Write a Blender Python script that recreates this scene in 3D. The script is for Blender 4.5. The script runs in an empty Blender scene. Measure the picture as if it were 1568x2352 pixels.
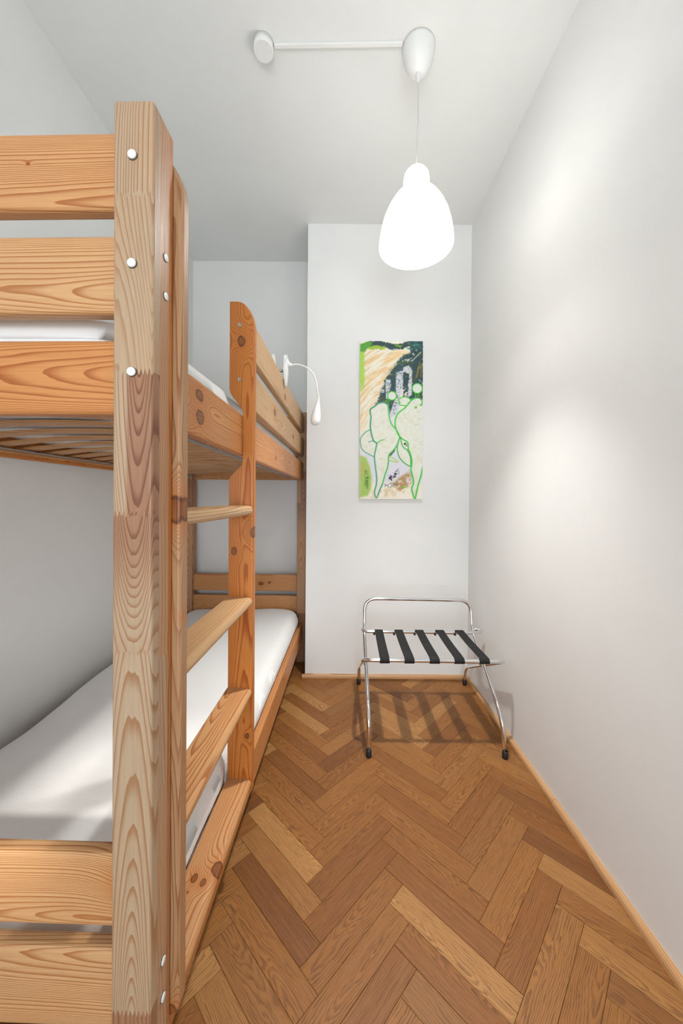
import bpy, bmesh, math, random
import numpy as np
from mathutils import Matrix, Vector, noise as mnoise

sc = bpy.context.scene
col = sc.collection
rnd = random.Random(7)

# ------------------------------------------------------------------ camera
EYE = 1.05
pitch, roll = -0.0075, 0.0078
cp, sp, cr, sr = math.cos(pitch), math.sin(pitch), math.cos(roll), math.sin(roll)
cam_d = bpy.data.cameras.new('camera')
cam_d.sensor_fit = 'HORIZONTAL'
cam_d.sensor_width = 24.0
cam_d.lens = 24.0 * 820 / 1568
cam_d.shift_y = -23.0 / 1568
cam_d.clip_start = 0.02
cam = bpy.data.objects.new('camera', cam_d)
col.objects.link(cam)
cam.matrix_world = Matrix(((cr, -sr, 0, 0),
                           (-sr * sp, -cr * sp, -cp, 0),
                           (sr * cp, cr * cp, -sp, EYE),
                           (0, 0, 0, 1)))
sc.camera = cam

# ------------------------------------------------------------------ view, world, daylight, added fills
sc.view_settings.view_transform = 'Standard'
sc.view_settings.look = 'None'
sc.view_settings.gamma = 1.0
sc.view_settings.use_curve_mapping = False
sc.view_settings.exposure = 0.62

world = bpy.data.worlds.new('world')
sc.world = world
world.use_nodes = True
world.node_tree.nodes['Background'].inputs[0].default_value = (0.74, 0.86, 1.0, 1)
world.node_tree.nodes['Background'].inputs[1].default_value = 1.0

sun_d = bpy.data.lights.new('sun', 'SUN')
sun_d.energy = 1.7
sun_d.angle = 0.05
sun_d.color = (1.0, 0.95, 0.88)
sun = bpy.data.objects.new('sun', sun_d)
col.objects.link(sun)
sun.rotation_euler = Vector((0.08, 0.80, -0.60)).to_track_quat('-Z', 'Y').to_euler()

ROOM_FRONT = -1.45                       # the wall behind the camera
fill_d = bpy.data.lights.new('doorway_fill', 'AREA')
fill_d.shape = 'RECTANGLE'
fill_d.size, fill_d.size_y = 1.0, 1.5
fill_d.energy = 31.0
fill_d.color = (0.86, 0.94, 1.0)
fill_l = bpy.data.objects.new('doorway_fill', fill_d)
col.objects.link(fill_l)
fill_l.location = (0.10, ROOM_FRONT - 0.50, 0.85)
fill_l.rotation_euler = (math.radians(120), 0, 0)     # added fill light, tilted up to brighten the ceiling

bl_d = bpy.data.lights.new('window_fill', 'AREA')  # fill light added inside the window to brighten the lower bunk's wall
bl_d.shape = 'RECTANGLE'
bl_d.size, bl_d.size_y = 0.40, 1.0
bl_d.energy = 9.0
bl_d.color = (0.94, 0.97, 1.0)
bl_l = bpy.data.objects.new('window_fill', bl_d)
col.objects.link(bl_l)
bl_l.location = (-0.81, ROOM_FRONT + 0.02, 1.46)
bl_l.rotation_euler = (math.radians(108), 0, 0)

LAMP_BULB = 90.0                        # emission of the pendant's bulb
LAMP_SHADE = 2.9                        # glow of its lit opal shade
LAMP_DOWN = 58.0                         # and the watts its downward face adds

# ------------------------------------------------------------------ helpers: objects
BED_YAW = math.atan((802 - 784) / 820)   # the bed and the left wall are turned a little


def link(o, parent=None):
    col.objects.link(o)
    if parent is not None:
        o.parent = parent
    return o


def mesh_obj(name, bm, mat, parent=None, smooth=False, mw=None):
    me = bpy.data.meshes.new(name)
    bm.normal_update()
    bm.to_mesh(me)
    bm.free()
    if smooth:
        me.polygons.foreach_set('use_smooth', [True] * len(me.polygons))
    if mat:
        me.materials.append(mat)
    o = bpy.data.objects.new(name, me)
    if mw is not None:
        o.matrix_basis = mw
    return link(o, parent)


def data_obj(name, verts, faces, mat, parent=None, smooth=False, mw=None):
    me = bpy.data.meshes.new(name)
    me.from_pydata(verts, [], faces)
    me.update()
    if smooth:
        me.polygons.foreach_set('use_smooth', [True] * len(me.polygons))
    if mat:
        me.materials.append(mat)
    o = bpy.data.objects.new(name, me)
    if mw is not None:
        o.matrix_basis = mw
    return link(o, parent)


def empty(name, loc, rz=0.0):
    o = bpy.data.objects.new(name, None)
    o.empty_display_size = 0.1
    o.location = loc
    o.rotation_euler = (0, 0, rz)
    return link(o)


def tag(o, label=None, cat=None, group=None, kind=None):
    if label:
        o['label'] = label
    if cat:
        o['category'] = cat
    if group:
        o['group'] = group
    if kind:
        o['kind'] = kind
    return o


def bm_box(sx, sy, sz, bev=0.0, seg=2, center=(0, 0, 0)):
    bm = bmesh.new()
    bmesh.ops.create_cube(bm, size=1.0)
    for v in bm.verts:
        v.co = Vector((v.co.x * sx, v.co.y * sy, v.co.z * sz)) + Vector(center)
    if bev > 0:
        bmesh.ops.bevel(bm, geom=list(bm.edges), offset=bev, segments=seg, affect='EDGES', profile=0.5)
    return bm


def add_box(bm, lo, hi):
    vs = [bm.verts.new((x, y, z)) for x in (lo[0], hi[0]) for y in (lo[1], hi[1]) for z in (lo[2], hi[2])]
    for f in ((0, 1, 3, 2), (4, 6, 7, 5), (0, 4, 5, 1), (2, 3, 7, 6), (0, 2, 6, 4), (1, 5, 7, 3)):
        bm.faces.new([vs[i] for i in f])


def lathe(profile, n=32, axis_origin=(0, 0, 0), close=False):
    verts, faces = [], []
    ox, oy, oz = axis_origin
    for r, z in profile:
        for k in range(n):
            a = 2 * math.pi * k / n
            verts.append((ox + r * math.cos(a), oy + r * math.sin(a), oz + z))
    m = len(profile)
    rng = range(m) if close else range(m - 1)
    for i in rng:
        j = (i + 1) % m
        for k in range(n):
            l = (k + 1) % n
            faces.append((i * n + k, i * n + l, j * n + l, j * n + k))
    return verts, faces


def smooth_path(pts, radius, n=6):
    """polyline with rounded corners"""
    pts = [Vector(p) for p in pts]
    out = [pts[0]]
    for i in range(1, len(pts) - 1):
        a, b, c = pts[i - 1], pts[i], pts[i + 1]
        r = radius if not isinstance(radius, (list, tuple)) else radius[i - 1]
        d1 = min(r, (a - b).length * 0.49)
        d2 = min(r, (c - b).length * 0.49)
        p = b + (a - b).normalized() * d1
        q = b + (c - b).normalized() * d2
        for k in range(n + 1):
            t = k / n
            out.append((1 - t) ** 2 * p + 2 * t * (1 - t) * b + t * t * q)
    out.append(pts[-1])
    return out


def catmull(pts, n=8):
    pts = [Vector(p) for p in pts]
    P = [2 * pts[0] - pts[1]] + pts + [2 * pts[-1] - pts[-2]]
    out = []
    for i in range(1, len(P) - 2):
        for k in range(n):
            t = k / n
            out.append(0.5 * ((2 * P[i]) + (-P[i - 1] + P[i + 1]) * t + (2 * P[i - 1] - 5 * P[i] + 4 * P[i + 1] - P[i + 2]) * t * t
                              + (-P[i - 1] + 3 * P[i] - 3 * P[i + 1] + P[i + 2]) * t ** 3))
    out.append(P[-2])
    return out


def tube(path, radius, n=12, cap=True):
    path = [Vector(p) for p in path]
    verts, faces = [], []
    tan = []
    for i in range(len(path)):
        a = path[max(0, i - 1)]
        b = path[min(len(path) - 1, i + 1)]
        tan.append((b - a).normalized())
    ref = Vector((0, 0, 1)) if abs(tan[0].z) < 0.9 else Vector((1, 0, 0))
    u = (ref - tan[0] * ref.dot(tan[0])).normalized()
    for i, p in enumerate(path):
        u = (u - tan[i] * u.dot(tan[i])).normalized()
        v = tan[i].cross(u)
        r = radius[i] if isinstance(radius, (list, tuple)) else radius
        for k in range(n):
            a = 2 * math.pi * k / n
            verts.append(tuple(p + (u * math.cos(a) + v * math.sin(a)) * r))
    for i in range(len(path) - 1):
        for k in range(n):
            l = (k + 1) % n
            faces.append((i * n + k, i * n + l, (i + 1) * n + l, (i + 1) * n + k))
    if cap:
        faces.append(tuple(range(n - 1, -1, -1)))
        m = (len(path) - 1) * n
        faces.append(tuple(m + k for k in range(n)))
    return verts, faces


# ------------------------------------------------------------------ helpers: materials
class NT:
    def __init__(self, name):
        self.m = bpy.data.materials.new(name)
        self.m.use_nodes = True
        self.t = self.m.node_tree
        self.b = self.t.nodes['Principled BSDF']

    def node(self, typ, **kw):
        n = self.t.nodes.new(typ)
        for k, v in kw.items():
            setattr(n, k, v)
        return n

    def put(self, sock, v):
        if isinstance(v, bpy.types.NodeSocket):
            self.t.links.new(v, sock)
        else:
            sock.default_value = v

    def math(self, op, a, b=None, c=None, clamp=False):
        n = self.node('ShaderNodeMath', operation=op, use_clamp=clamp)
        self.put(n.inputs[0], a)
        if b is not None:
            self.put(n.inputs[1], b)
        if c is not None:
            self.put(n.inputs[2], c)
        return n.outputs[0]

    def vmath(self, op, a, b=None):
        n = self.node('ShaderNodeVectorMath', operation=op)
        self.put(n.inputs[0], a)
        if b is not None:
            self.put(n.inputs[1], b)
        return n.outputs[1] if op in ('LENGTH', 'DOT_PRODUCT', 'DISTANCE') else n.outputs[0]

    def sep(self, v):
        n = self.node('ShaderNodeSeparateXYZ')
        self.put(n.inputs[0], v)
        return n.outputs

    def comb(self, x, y, z):
        n = self.node('ShaderNodeCombineXYZ')
        for s, v in zip(n.inputs, (x, y, z)):
            self.put(s, v)
        return n.outputs[0]

    def noise(self, vec, scale=1.0, detail=2.0, rough=0.5, color=False):
        n = self.node('ShaderNodeTexNoise')
        self.put(n.inputs['Vector'], vec)
        n.inputs['Scale'].default_value = scale
        n.inputs['Detail'].default_value = detail
        n.inputs['Roughness'].default_value = rough
        return n.outputs[1] if color else n.outputs[0]

    def smooth(self, v, a, b, to0=0.0, to1=1.0):
        n = self.node('ShaderNodeMapRange', interpolation_type='SMOOTHSTEP')
        self.put(n.inputs[0], v)
        self.put(n.inputs[1], a)
        self.put(n.inputs[2], b)
        n.inputs[3].default_value = to0
        n.inputs[4].default_value = to1
        return n.outputs[0]

    def mix(self, f, a, b, mode='MIX'):
        n = self.node('ShaderNodeMix', data_type='RGBA', blend_type=mode)
        self.put(n.inputs[0], f)
        self.put(n.inputs[6], a)
        self.put(n.inputs[7], b)
        return n.outputs[2]

    def attr(self, name, typ='OBJECT'):
        n = self.node('ShaderNodeAttribute', attribute_type=typ, attribute_name=name)
        return n

    def bump(self, h, strength=0.2, dist=0.002):
        n = self.node('ShaderNodeBump')
        n.inputs['Strength'].default_value = strength
        n.inputs['Distance'].default_value = dist
        self.put(n.inputs['Height'], h)
        self.put(self.b.inputs['Normal'], n.outputs[0])


def C3(r, g, b):
    return (r, g, b, 1.0)


def simple(name, color, rough=0.5, metal=0.0, coat=0.0):
    k = NT(name)
    k.b.inputs['Base Color'].default_value = C3(*color)
    k.b.inputs['Roughness'].default_value = rough
    k.b.inputs['Metallic'].default_value = metal
    if coat:
        k.b.inputs['Coat Weight'].default_value = coat
    return k


def plaster(name, color, bump=0.12, scale=26.0):
    k = NT(name)
    co = k.node('ShaderNodeTexCoord').outputs['Object']
    n1 = k.noise(co, scale, 4, 0.6)
    n2 = k.noise(co, 2.3, 3, 0.55)
    c = k.mix(k.smooth(n2, 0.3, 0.7), C3(*[v * 0.965 for v in color]), C3(*color))
    k.put(k.b.inputs['Base Color'], c)
    k.b.inputs['Roughness'].default_value = 0.75
    h = k.math('ADD', k.math('MULTIPLY', n1, 0.35), k.math('MULTIPLY', n2, 1.0))
    k.bump(h, bump, 0.004)
    return k.m


def pine(name, post=False):
    """planed, lacquered pine; object space: X runs along the grain, Y across the face, Z through it.
    seed, tone, heart and knots k1..k4 (x, y, radius) come from each board's own properties"""
    k = NT(name)
    co = k.node('ShaderNodeTexCoord').outputs['Object']
    x, y, z = k.sep(co)[0:3]
    seed = k.attr('seed').outputs['Fac']
    tone = k.attr('tone').outputs['Fac']
    heart = k.attr('heart').outputs['Fac']
    if post:
        # glued from three lamellae, each finger-jointed from short lengths
        tri = k.math('PINGPONG', k.math('MULTIPLY', y, 1.0), 0.003)
        xt = k.math('ADD', x, k.math('MULTIPLY', k.math('SUBTRACT', tri, 0.0015), 3.3))
        lam = k.math('ADD', k.math('GREATER_THAN', z, -0.0105), k.math('GREATER_THAN', z, 0.0155))
        xs = k.math('ADD', xt, k.math('MULTIPLY', lam, 0.213))
        segs = None
        for b in (0.672, 0.424, 0.224, 0.030, -0.485):
            g = k.math('GREATER_THAN', xs, b)
            segs = g if segs is None else k.math('ADD', segs, g)
        sid = k.math('ADD', segs, k.math('MULTIPLY', lam, 7.3))
        sid1 = k.math('ADD', sid, 0.5)
        wn = k.node('ShaderNodeTexWhiteNoise', noise_dimensions='1D')
        k.put(wn.inputs['W'], k.math('ADD', sid1, seed))
        sr_ = wn.outputs['Value']
        seed = k.math('ADD', seed, k.math('MULTIPLY', sid1, 3.71))
        # the dark heartwood lengths of the front lamella
        h3 = k.math('COMPARE', sid, 3.0, 0.1)
        h2 = k.math('COMPARE', sid, 2.0, 0.1)
        h0 = k.math('COMPARE', sid, 0.0, 0.1)
        hm = k.math('ADD', k.math('ADD', k.math('MULTIPLY', h3, k.smooth(y, -0.012, -0.004)),
                                  k.math('MULTIPLY', h2, k.smooth(x, 0.06, 0.21, 0.05, 0.95))), k.math('MULTIPLY', h0, 0.95))
        heart = k.math('ADD', heart, hm, clamp=True)
        l1 = k.math('COMPARE', lam, 1.0, 0.1)
        l2 = k.math('COMPARE', lam, 2.0, 0.1)
        tone = k.math('ADD', tone, k.math('ADD', k.math('MULTIPLY', l1, k.math('MULTIPLY', sr_, 0.35)),
                                          k.math('MULTIPLY', l2, k.math('ADD', 0.55, k.math('MULTIPLY', sr_, 0.4)))), clamp=True)
    # tree axis: offset by the seed, leaning and wandering along the length
    wn2 = k.node('ShaderNodeTexWhiteNoise', noise_dimensions='1D')
    k.put(wn2.inputs['W'], k.math('MULTIPLY', seed, 1.37))
    sx, sy, sz = k.sep(wn2.outputs['Color'])[0:3]
    svec = k.comb(k.math('MULTIPLY', seed, 5.3), k.math('MULTIPLY', seed, 1.7), k.math('MULTIPLY', seed, 9.1))
    pl = k.vmath('ADD', k.comb(k.math('MULTIPLY', x, 2.0), k.math('MULTIPLY', y, 3.0), k.math('MULTIPLY', z, 3.0)), svec)
    nl = k.noise(pl, 1.0, 2, 0.45, color=True)
    nx, ny, nz = k.sep(nl)[0:3]
    oy = k.math('ADD', k.math('MULTIPLY', k.math('SUBTRACT', sx, 0.5), 0.13), k.math('MULTIPLY', k.math('SUBTRACT', nx, 0.5), 0.016))
    oz = k.math('ADD', k.math('ADD', 0.014, k.math('MULTIPLY', sy, 0.05)),
                k.math('ADD', k.math('MULTIPLY', k.math('MULTIPLY', k.math('SUBTRACT', sz, 0.5), x), 0.17 if post else 0.08),
                       k.math('MULTIPLY', k.math('SUBTRACT', ny, 0.5), 0.030)))
    if post:
        # lengths sawn through the heart: nested arches down the middle of the face
        for q_, y0, c0, c1 in ((1.0, 0.001, 0.042, 0.068), (2.0, 0.002, 0.044, -0.150), (3.0, 0.010, 0.052, -0.100)):
            on = k.math('COMPARE', sid, q_, 0.1)
            oy = k.math('ADD', k.math('MULTIPLY', oy, k.math('SUBTRACT', 1.0, on)),
                        k.math('MULTIPLY', on, k.math('ADD', y0, k.math('MULTIPLY', k.math('SUBTRACT', nx, 0.5), 0.010))))
            arch = k.math('ADD', k.math('ADD', c0, k.math('MULTIPLY', x, c1)), k.math('MULTIPLY', k.math('SUBTRACT', ny, 0.5), 0.016))
            oz = k.math('ADD', k.math('MULTIPLY', oz, k.math('SUBTRACT', 1.0, on)),
                        k.math('MULTIPLY', on, k.math('ADD', z, k.math('MAXIMUM', arch, 0.002))))
    dy = k.math('SUBTRACT', y, oy)
    dz = k.math('SUBTRACT', z, oz)
    r = k.math('SQRT', k.math('ADD', k.math('MULTIPLY', dy, dy), k.math('MULTIPLY', dz, dz)))
    knot_mask = None
    halo = None
    kd_first = None
    for i in range(1, 5):
        kv = k.attr('k%d' % i).outputs['Vector']
        kx, ky, kr = k.sep(kv)[0:3]
        ddx = k.math('MULTIPLY', k.math('SUBTRACT', x, kx), 0.72)
        ddy = k.math('SUBTRACT', y, ky)
        wob = k.math('MULTIPLY', k.math('SUBTRACT', k.noise(co, 42.0, 2), 0.5), 0.9)
        d = k.math('DIVIDE', k.math('SQRT', k.math('ADD', k.math('MULTIPLY', ddx, ddx), k.math('MULTIPLY', ddy, ddy))),
                   k.math('MAXIMUM', kr, 1e-4))
        e = k.math('POWER', 2.718, k.math('MULTIPLY', k.math('MULTIPLY', d, d), -0.16))
        r = k.math('ADD', r, k.math('MULTIPLY', k.math('MULTIPLY', e, kr), 1.5))
        dn = k.math('ADD', d, k.math('MULTIPLY', wob, 0.8))
        mk = k.smooth(dn, 1.12, 0.86)
        hl = k.math('POWER', 2.718, k.math('MULTIPLY', k.math('MULTIPLY', dn, dn), -0.28))
        hl = k.math('MULTIPLY', hl, k.math('GREATER_THAN', kr, 0.001))
        mk = k.math('MULTIPLY', mk, k.math('GREATER_THAN', kr, 0.001))
        rim = k.math('MULTIPLY', mk, k.smooth(dn, 0.62, 1.0))
        knot_mask = mk if knot_mask is None else k.math('MAXIMUM', knot_mask, mk)
        halo = hl if halo is None else k.math('MAXIMUM', halo, hl)
        kd_first = rim if kd_first is None else k.math('MAXIMUM', kd_first, rim)
    fine = k.noise(k.vmath('ADD', k.comb(k.math('MULTIPLY', x, 9.0), k.math('MULTIPLY', y, 260.0), k.math('MULTIPLY', z, 260.0)), svec), 1.0, 3, 0.6)
    mid = k.noise(k.vmath('ADD', k.comb(k.math('MULTIPLY', x, 2.0), k.math('MULTIPLY', y, 60.0), k.math('MULTIPLY', z, 60.0)), svec), 1.0, 2, 0.5)
    ring = k.math('ADD', k.math('MULTIPLY', r, 330.0), k.math('MULTIPLY', k.math('SUBTRACT', mid, 0.5), 0.9))
    # ring spacing drifts: wide and narrow years
    ring = k.math('ADD', ring, k.math('MULTIPLY', k.math('SINE', k.math('ADD', k.math('MULTIPLY', r, 160.0), seed)), 1.1))
    band = k.math('FRACT', ring)
    late = k.math('MULTIPLY', k.math('ADD', k.smooth(band, 0.52, 0.92), k.math('MULTIPLY', band, 0.22)), k.smooth(band, 1.0, 0.95))
    late = k.math('MULTIPLY', late, k.smooth(k.noise(pl, 0.7, 2), 0.2, 0.65, 0.45, 1.0))
    early_c = k.mix(tone, C3(0.430, 0.335, 0.230) if post else C3(0.63, 0.450, 0.250), C3(0.56, 0.190, 0.028))
    late_c = k.mix(tone, C3(0.31, 0.160, 0.078) if post else C3(0.40, 0.185, 0.070), C3(0.34, 0.074, 0.007))
    early_c = k.mix(heart, early_c, C3(0.32, 0.165, 0.092))
    late_c = k.mix(heart, late_c, C3(0.165, 0.060, 0.030))
    c = k.mix(k.math('MULTIPLY', late, 0.85), early_c, late_c)
    c = k.mix(k.smooth(fine, 0.38, 0.68, 0.0, 0.42), c, k.mix(0.5, c, late_c))
    c = k.mix(k.smooth(k.noise(pl, 1.6, 2), 0.45, 0.8, 0.0, 0.35), c, k.mix(tone, C3(0.50, 0.27, 0.11), C3(0.48, 0.14, 0.018)))
    c = k.mix(k.math('MULTIPLY', halo, 0.75), c, C3(0.46, 0.145, 0.03))
    c = k.mix(knot_mask, c, k.mix(k.smooth(fine, 0.4, 0.65), C3(0.20, 0.062, 0.016), C3(0.32, 0.115, 0.032)))
    c = k.mix(k.math('MULTIPLY', kd_first, 0.85), c, C3(0.05, 0.016, 0.006))
    k.put(k.b.inputs['Base Color'], c)
    k.put(k.b.inputs['Roughness'], k.smooth(fine, 0.2, 0.8, 0.34, 0.46))
    k.b.inputs['IOR'].default_value = 1.45
    k.b.inputs['Specular IOR Level'].default_value = 0.36
    k.bump(k.math('ADD', k.math('MULTIPLY', late, 0.4), k.math('MULTIPLY', fine, 0.4)), 0.10, 0.0006)
    return k.m


def oak(name):
    k = NT(name)
    co = k.attr('plank_co', 'GEOMETRY').outputs['Vector']    # X along each plank's grain
    x, y, z = k.sep(co)[0:3]
    seed = k.math('ADD', k.attr('seed').outputs['Fac'],
                  k.math('MULTIPLY', k.node('ShaderNodeNewGeometry').outputs['Random Per Island'], 61.0))
    wn = k.node('ShaderNodeTexWhiteNoise', noise_dimensions='1D')
    k.put(wn.inputs['W'], seed)
    a, b, cc = k.sep(wn.outputs['Color'])[0:3]
    svec = k.comb(k.math('MULTIPLY', seed, 7.3), k.math('MULTIPLY', seed, 3.1), k.math('MULTIPLY', seed, 11.9))
    pl = k.vmath('ADD', k.comb(k.math('MULTIPLY', x, 5.0), k.math('MULTIPLY', y, 11.0), 0.0), svec)
    nl = k.noise(pl, 1.0, 3, 0.55, color=True)
    nx, ny, nz = k.sep(nl)[0:3]
    oy = k.math('ADD', k.math('MULTIPLY', k.math('SUBTRACT', a, 0.5), 0.11), k.math('MULTIPLY', k.math('SUBTRACT', nx, 0.5), 0.03))
    oz = k.math('ADD', k.math('ADD', 0.006, k.math('MULTIPLY', b, 0.03)),
                k.math('ADD', k.math('MULTIPLY', k.math('MULTIPLY', k.math('SUBTRACT', cc, 0.5), x), 0.24),
                       k.math('MULTIPLY', k.math('SUBTRACT', ny, 0.5), 0.035)))
    dy = k.math('SUBTRACT', y, oy)
    r = k.math('SQRT', k.math('ADD', k.math('MULTIPLY', dy, dy), k.math('MULTIPLY', oz, oz)))
    pores = k.noise(k.vmath('ADD', k.comb(k.math('MULTIPLY', x, 16.0), k.math('MULTIPLY', y, 560.0), 0.0), svec), 1.0, 3, 0.65)
    streak = k.noise(k.vmath('ADD', k.comb(k.math('MULTIPLY', x, 7.0), k.math('MULTIPLY', y, 130.0), 0.0), svec), 1.0, 3, 0.6)
    ring = k.math('ADD', k.math('MULTIPLY', r, 270.0), k.math('MULTIPLY', streak, 1.5))
    band = k.math('FRACT', ring)
    late = k.math('MULTIPLY', k.smooth(band, 0.15, 0.8), k.smooth(band, 1.0, 0.86))
    dk = k.smooth(k.math('MULTIPLY', k.smooth(pores, 0.42, 0.66), k.math('ADD', 0.35, late)), 0.15, 1.0)
    base = k.mix(a, C3(0.350, 0.145, 0.033), C3(0.245, 0.088, 0.018))
    base = k.mix(k.smooth(cc, 0.62, 1.0), base, C3(0.46, 0.225, 0.070))
    base = k.mix(k.smooth(b, 0.62, 1.0), base, C3(0.185, 0.066, 0.014))
    c = k.mix(k.math('MULTIPLY', late, 0.48), base, k.mix(0.70, base, C3(0.10, 0.034, 0.010)))
    c = k.mix(k.math('MULTIPLY', dk, 0.75), c, k.mix(0.72, c, C3(0.07, 0.024, 0.008)))
    c = k.mix(k.smooth(streak, 0.45, 0.75, 0.0, 0.28), c, k.mix(0.5, c, C3(0.46, 0.24, 0.095)))
    c = k.mix(k.smooth(k.noise(co, 2.6, 3), 0.35, 0.75, 0.0, 0.3), c, k.mix(0.5, c, C3(0.22, 0.09, 0.03)))
    k.put(k.b.inputs['Base Color'], c)
    k.put(k.b.inputs['Roughness'], k.smooth(pores, 0.2, 0.8, 0.40, 0.56))
    k.b.inputs['Specular IOR Level'].default_value = 0.34
    k.bump(k.math('SUBTRACT', streak, k.math('MULTIPLY', dk, 0.8)), 0.12, 0.0005)
    return k.m


M_wall = plaster('white_wall_plaster', (0.80, 0.80, 0.785))
M_wall2 = plaster('rough_white_plaster', (0.80, 0.80, 0.785), 0.22, 38.0)
M_ceil = plaster('ceiling_paint', (0.80, 0.805, 0.785), 0.05)
M_pine = pine('lacquered_pine')
M_post = pine('finger_jointed_pine', post=True)
M_oak = oak('oak_parquet')
M_sub = simple('dark_joint', (0.05, 0.025, 0.012), 0.9).m
M_white = simple('white_plastic', (0.82, 0.82, 0.80), 0.35).m
M_cap = simple('white_bolt_cap', (0.80, 0.82, 0.82), 0.3).m
M_dark = simple('cap_gap_shade', (0.10, 0.09, 0.08), 0.5, 0.6).m
M_steel = simple('bolt_steel', (0.45, 0.42, 0.34), 0.35, 1.0).m
M_zinc = simple('zinc_clip', (0.5, 0.5, 0.5), 0.45, 0.9).m
M_chrome = simple('chrome', (0.80, 0.80, 0.82), 0.09, 1.0).m
M_rubber = simple('black_rubber', (0.012, 0.012, 0.013), 0.5).m
M_black = simple('black_hollow', (0.01, 0.01, 0.01), 0.8).m
M_band = simple('grey_webbing', (0.34, 0.34, 0.35), 0.8).m


def strap_mat():
    k = NT('black_webbing')
    co = k.node('ShaderNodeTexCoord').outputs['Object']
    w = k.node('ShaderNodeTexWave', wave_type='BANDS', bands_direction='X')
    k.put(w.inputs['Vector'], co)
    w.inputs['Scale'].default_value = 190.0
    n = k.noise(co, 35.0, 3)
    k.put(k.b.inputs['Base Color'], k.mix(k.smooth(n, 0.55, 0.8), C3(0.006, 0.006, 0.006), C3(0.018, 0.019, 0.018)))
    k.b.inputs['Roughness'].default_value = 0.85
    k.bump(w.outputs['Fac'], 0.25, 0.0005)
    return k.m


def sheet_mat():
    k = NT('white_cotton_sheet')
    co = k.node('ShaderNodeTexCoord').outputs['Object']
    n = k.noise(co, 420.0, 2)
    n2 = k.noise(k.vmath('MULTIPLY', co, (1.0, 3.0, 1.0)), 9.0, 4, 0.55)
    k.b.inputs['Base Color'].default_value = C3(0.83, 0.83, 0.825)
    k.b.inputs['Roughness'].default_value = 0.9
    k.b.inputs['Sheen Weight'].default_value = 0.15
    k.bump(k.math('ADD', k.math('MULTIPLY', n, 0.05), n2), 0.25, 0.006)
    return k.m


M_strap = strap_mat()
M_sheet = sheet_mat()

# ------------------------------------------------------------------ the room
CEIL = 2.66
FAR = 2.435
PIER_Y, PIER_X = 2.10, -0.2075
RIGHT = 0.750
LEFT_T = -1.072                          # left wall in the bed's frame
TH = 0.12
cb, sb = math.cos(BED_YAW), math.sin(BED_YAW)


def tw(t, s, z=0.0):
    return Vector((t * cb + s * sb, -t * sb + s * cb, z))


def struct_box(name, lo, hi, mat, rz=0.0):
    bm = bmesh.new()
    add_box(bm, lo, hi)
    o = mesh_obj(name, bm, mat)
    o.rotation_euler = (0, 0, rz)
    return tag(o, kind='structure')


struct_box('ceiling', (-1.6, ROOM_FRONT - TH, CEIL), (RIGHT + TH, FAR + TH, CEIL + 0.1), M_ceil)
struct_box('wall_left', (LEFT_T - TH, ROOM_FRONT - 0.15, -0.05), (LEFT_T, FAR + 0.20, CEIL + 0.02), M_wall, -BED_YAW)
struct_box('wall_right', (RIGHT, ROOM_FRONT - TH, -0.05), (RIGHT + TH, FAR + TH, CEIL + 0.02), M_wall2)
struct_box('wall_back', (-1.3, FAR, -0.05), (PIER_X + 0.05, FAR + TH, CEIL + 0.02), M_wall)
struct_box('wall_pier', (PIER_X, PIER_Y, -0.05), (RIGHT + 0.02, FAR + TH - 0.002, CEIL + 0.02), M_wall)

# wall behind the camera: a high window over the bed's side and a doorway added to let the fill light in
WX0, WX1, WZ0, WZ1 = -1.02, -0.60, 0.95, 2.34
DX0, DX1, DZ1 = -0.36, 0.56, 2.08
bm = bmesh.new()
F0, F1 = ROOM_FRONT - TH, ROOM_FRONT
for lo, hi in (((-1.3, F0, -0.05), (WX0, F1, CEIL + 0.02)), ((WX0, F0, -0.05), (WX1, F1, WZ0)), ((WX0, F0, WZ1), (WX1, F1, CEIL + 0.02)),
               ((WX1, F0, -0.05), (DX0, F1, CEIL + 0.02)), ((DX0, F0, DZ1), (DX1, F1, CEIL + 0.02)), ((DX1, F0, -0.05), (RIGHT + TH, F1, CEIL + 0.02))):
    add_box(bm, lo, hi)
tag(mesh_obj('wall_front', bm, M_wall), kind='structure')
bm = bmesh.new()
fw = 0.035
for x0, x1, z0, z1 in ((WX0, WX0 + fw, WZ0, WZ1), (WX1 - fw, WX1, WZ0, WZ1), (WX0, WX1, WZ0, WZ0 + fw), (WX0, WX1, WZ1 - fw, WZ1),
                       ((WX0 + WX1) / 2 - 0.02, (WX0 + WX1) / 2 + 0.02, WZ0, WZ1)):
    add_box(bm, (x0, F0 + 0.03, z0), (x1, F0 + 0.07, z1))
win1 = tag(mesh_obj('window_1', bm, M_white), kind='structure')
kb = NT('sun_blocker_cloth')
kb.b.inputs['Base Color'].default_value = C3(0.8, 0.8, 0.78)
bm = bmesh.new()
add_box(bm, (WX0, F0 + 0.08, WZ0), (WX1, F0 + 0.083, 1.97))
mesh_obj('sun_blocker', bm, kb.m, win1)  # unseen screen added to stop sun reaching the lower end boards
bm = bmesh.new()
for x0, x1, z0, z1 in ((DX0 - 0.07, DX0, 0, DZ1 + 0.07), (DX1, DX1 + 0.07, 0, DZ1 + 0.07), (DX0, DX1, DZ1, DZ1 + 0.07)):
    add_box(bm, (x0, F1, z0), (x1, F1 + 0.015, z1))
tag(mesh_obj('added_door_1', bm, M_white), kind='structure')  # frame round the doorway added for the fill light
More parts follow.
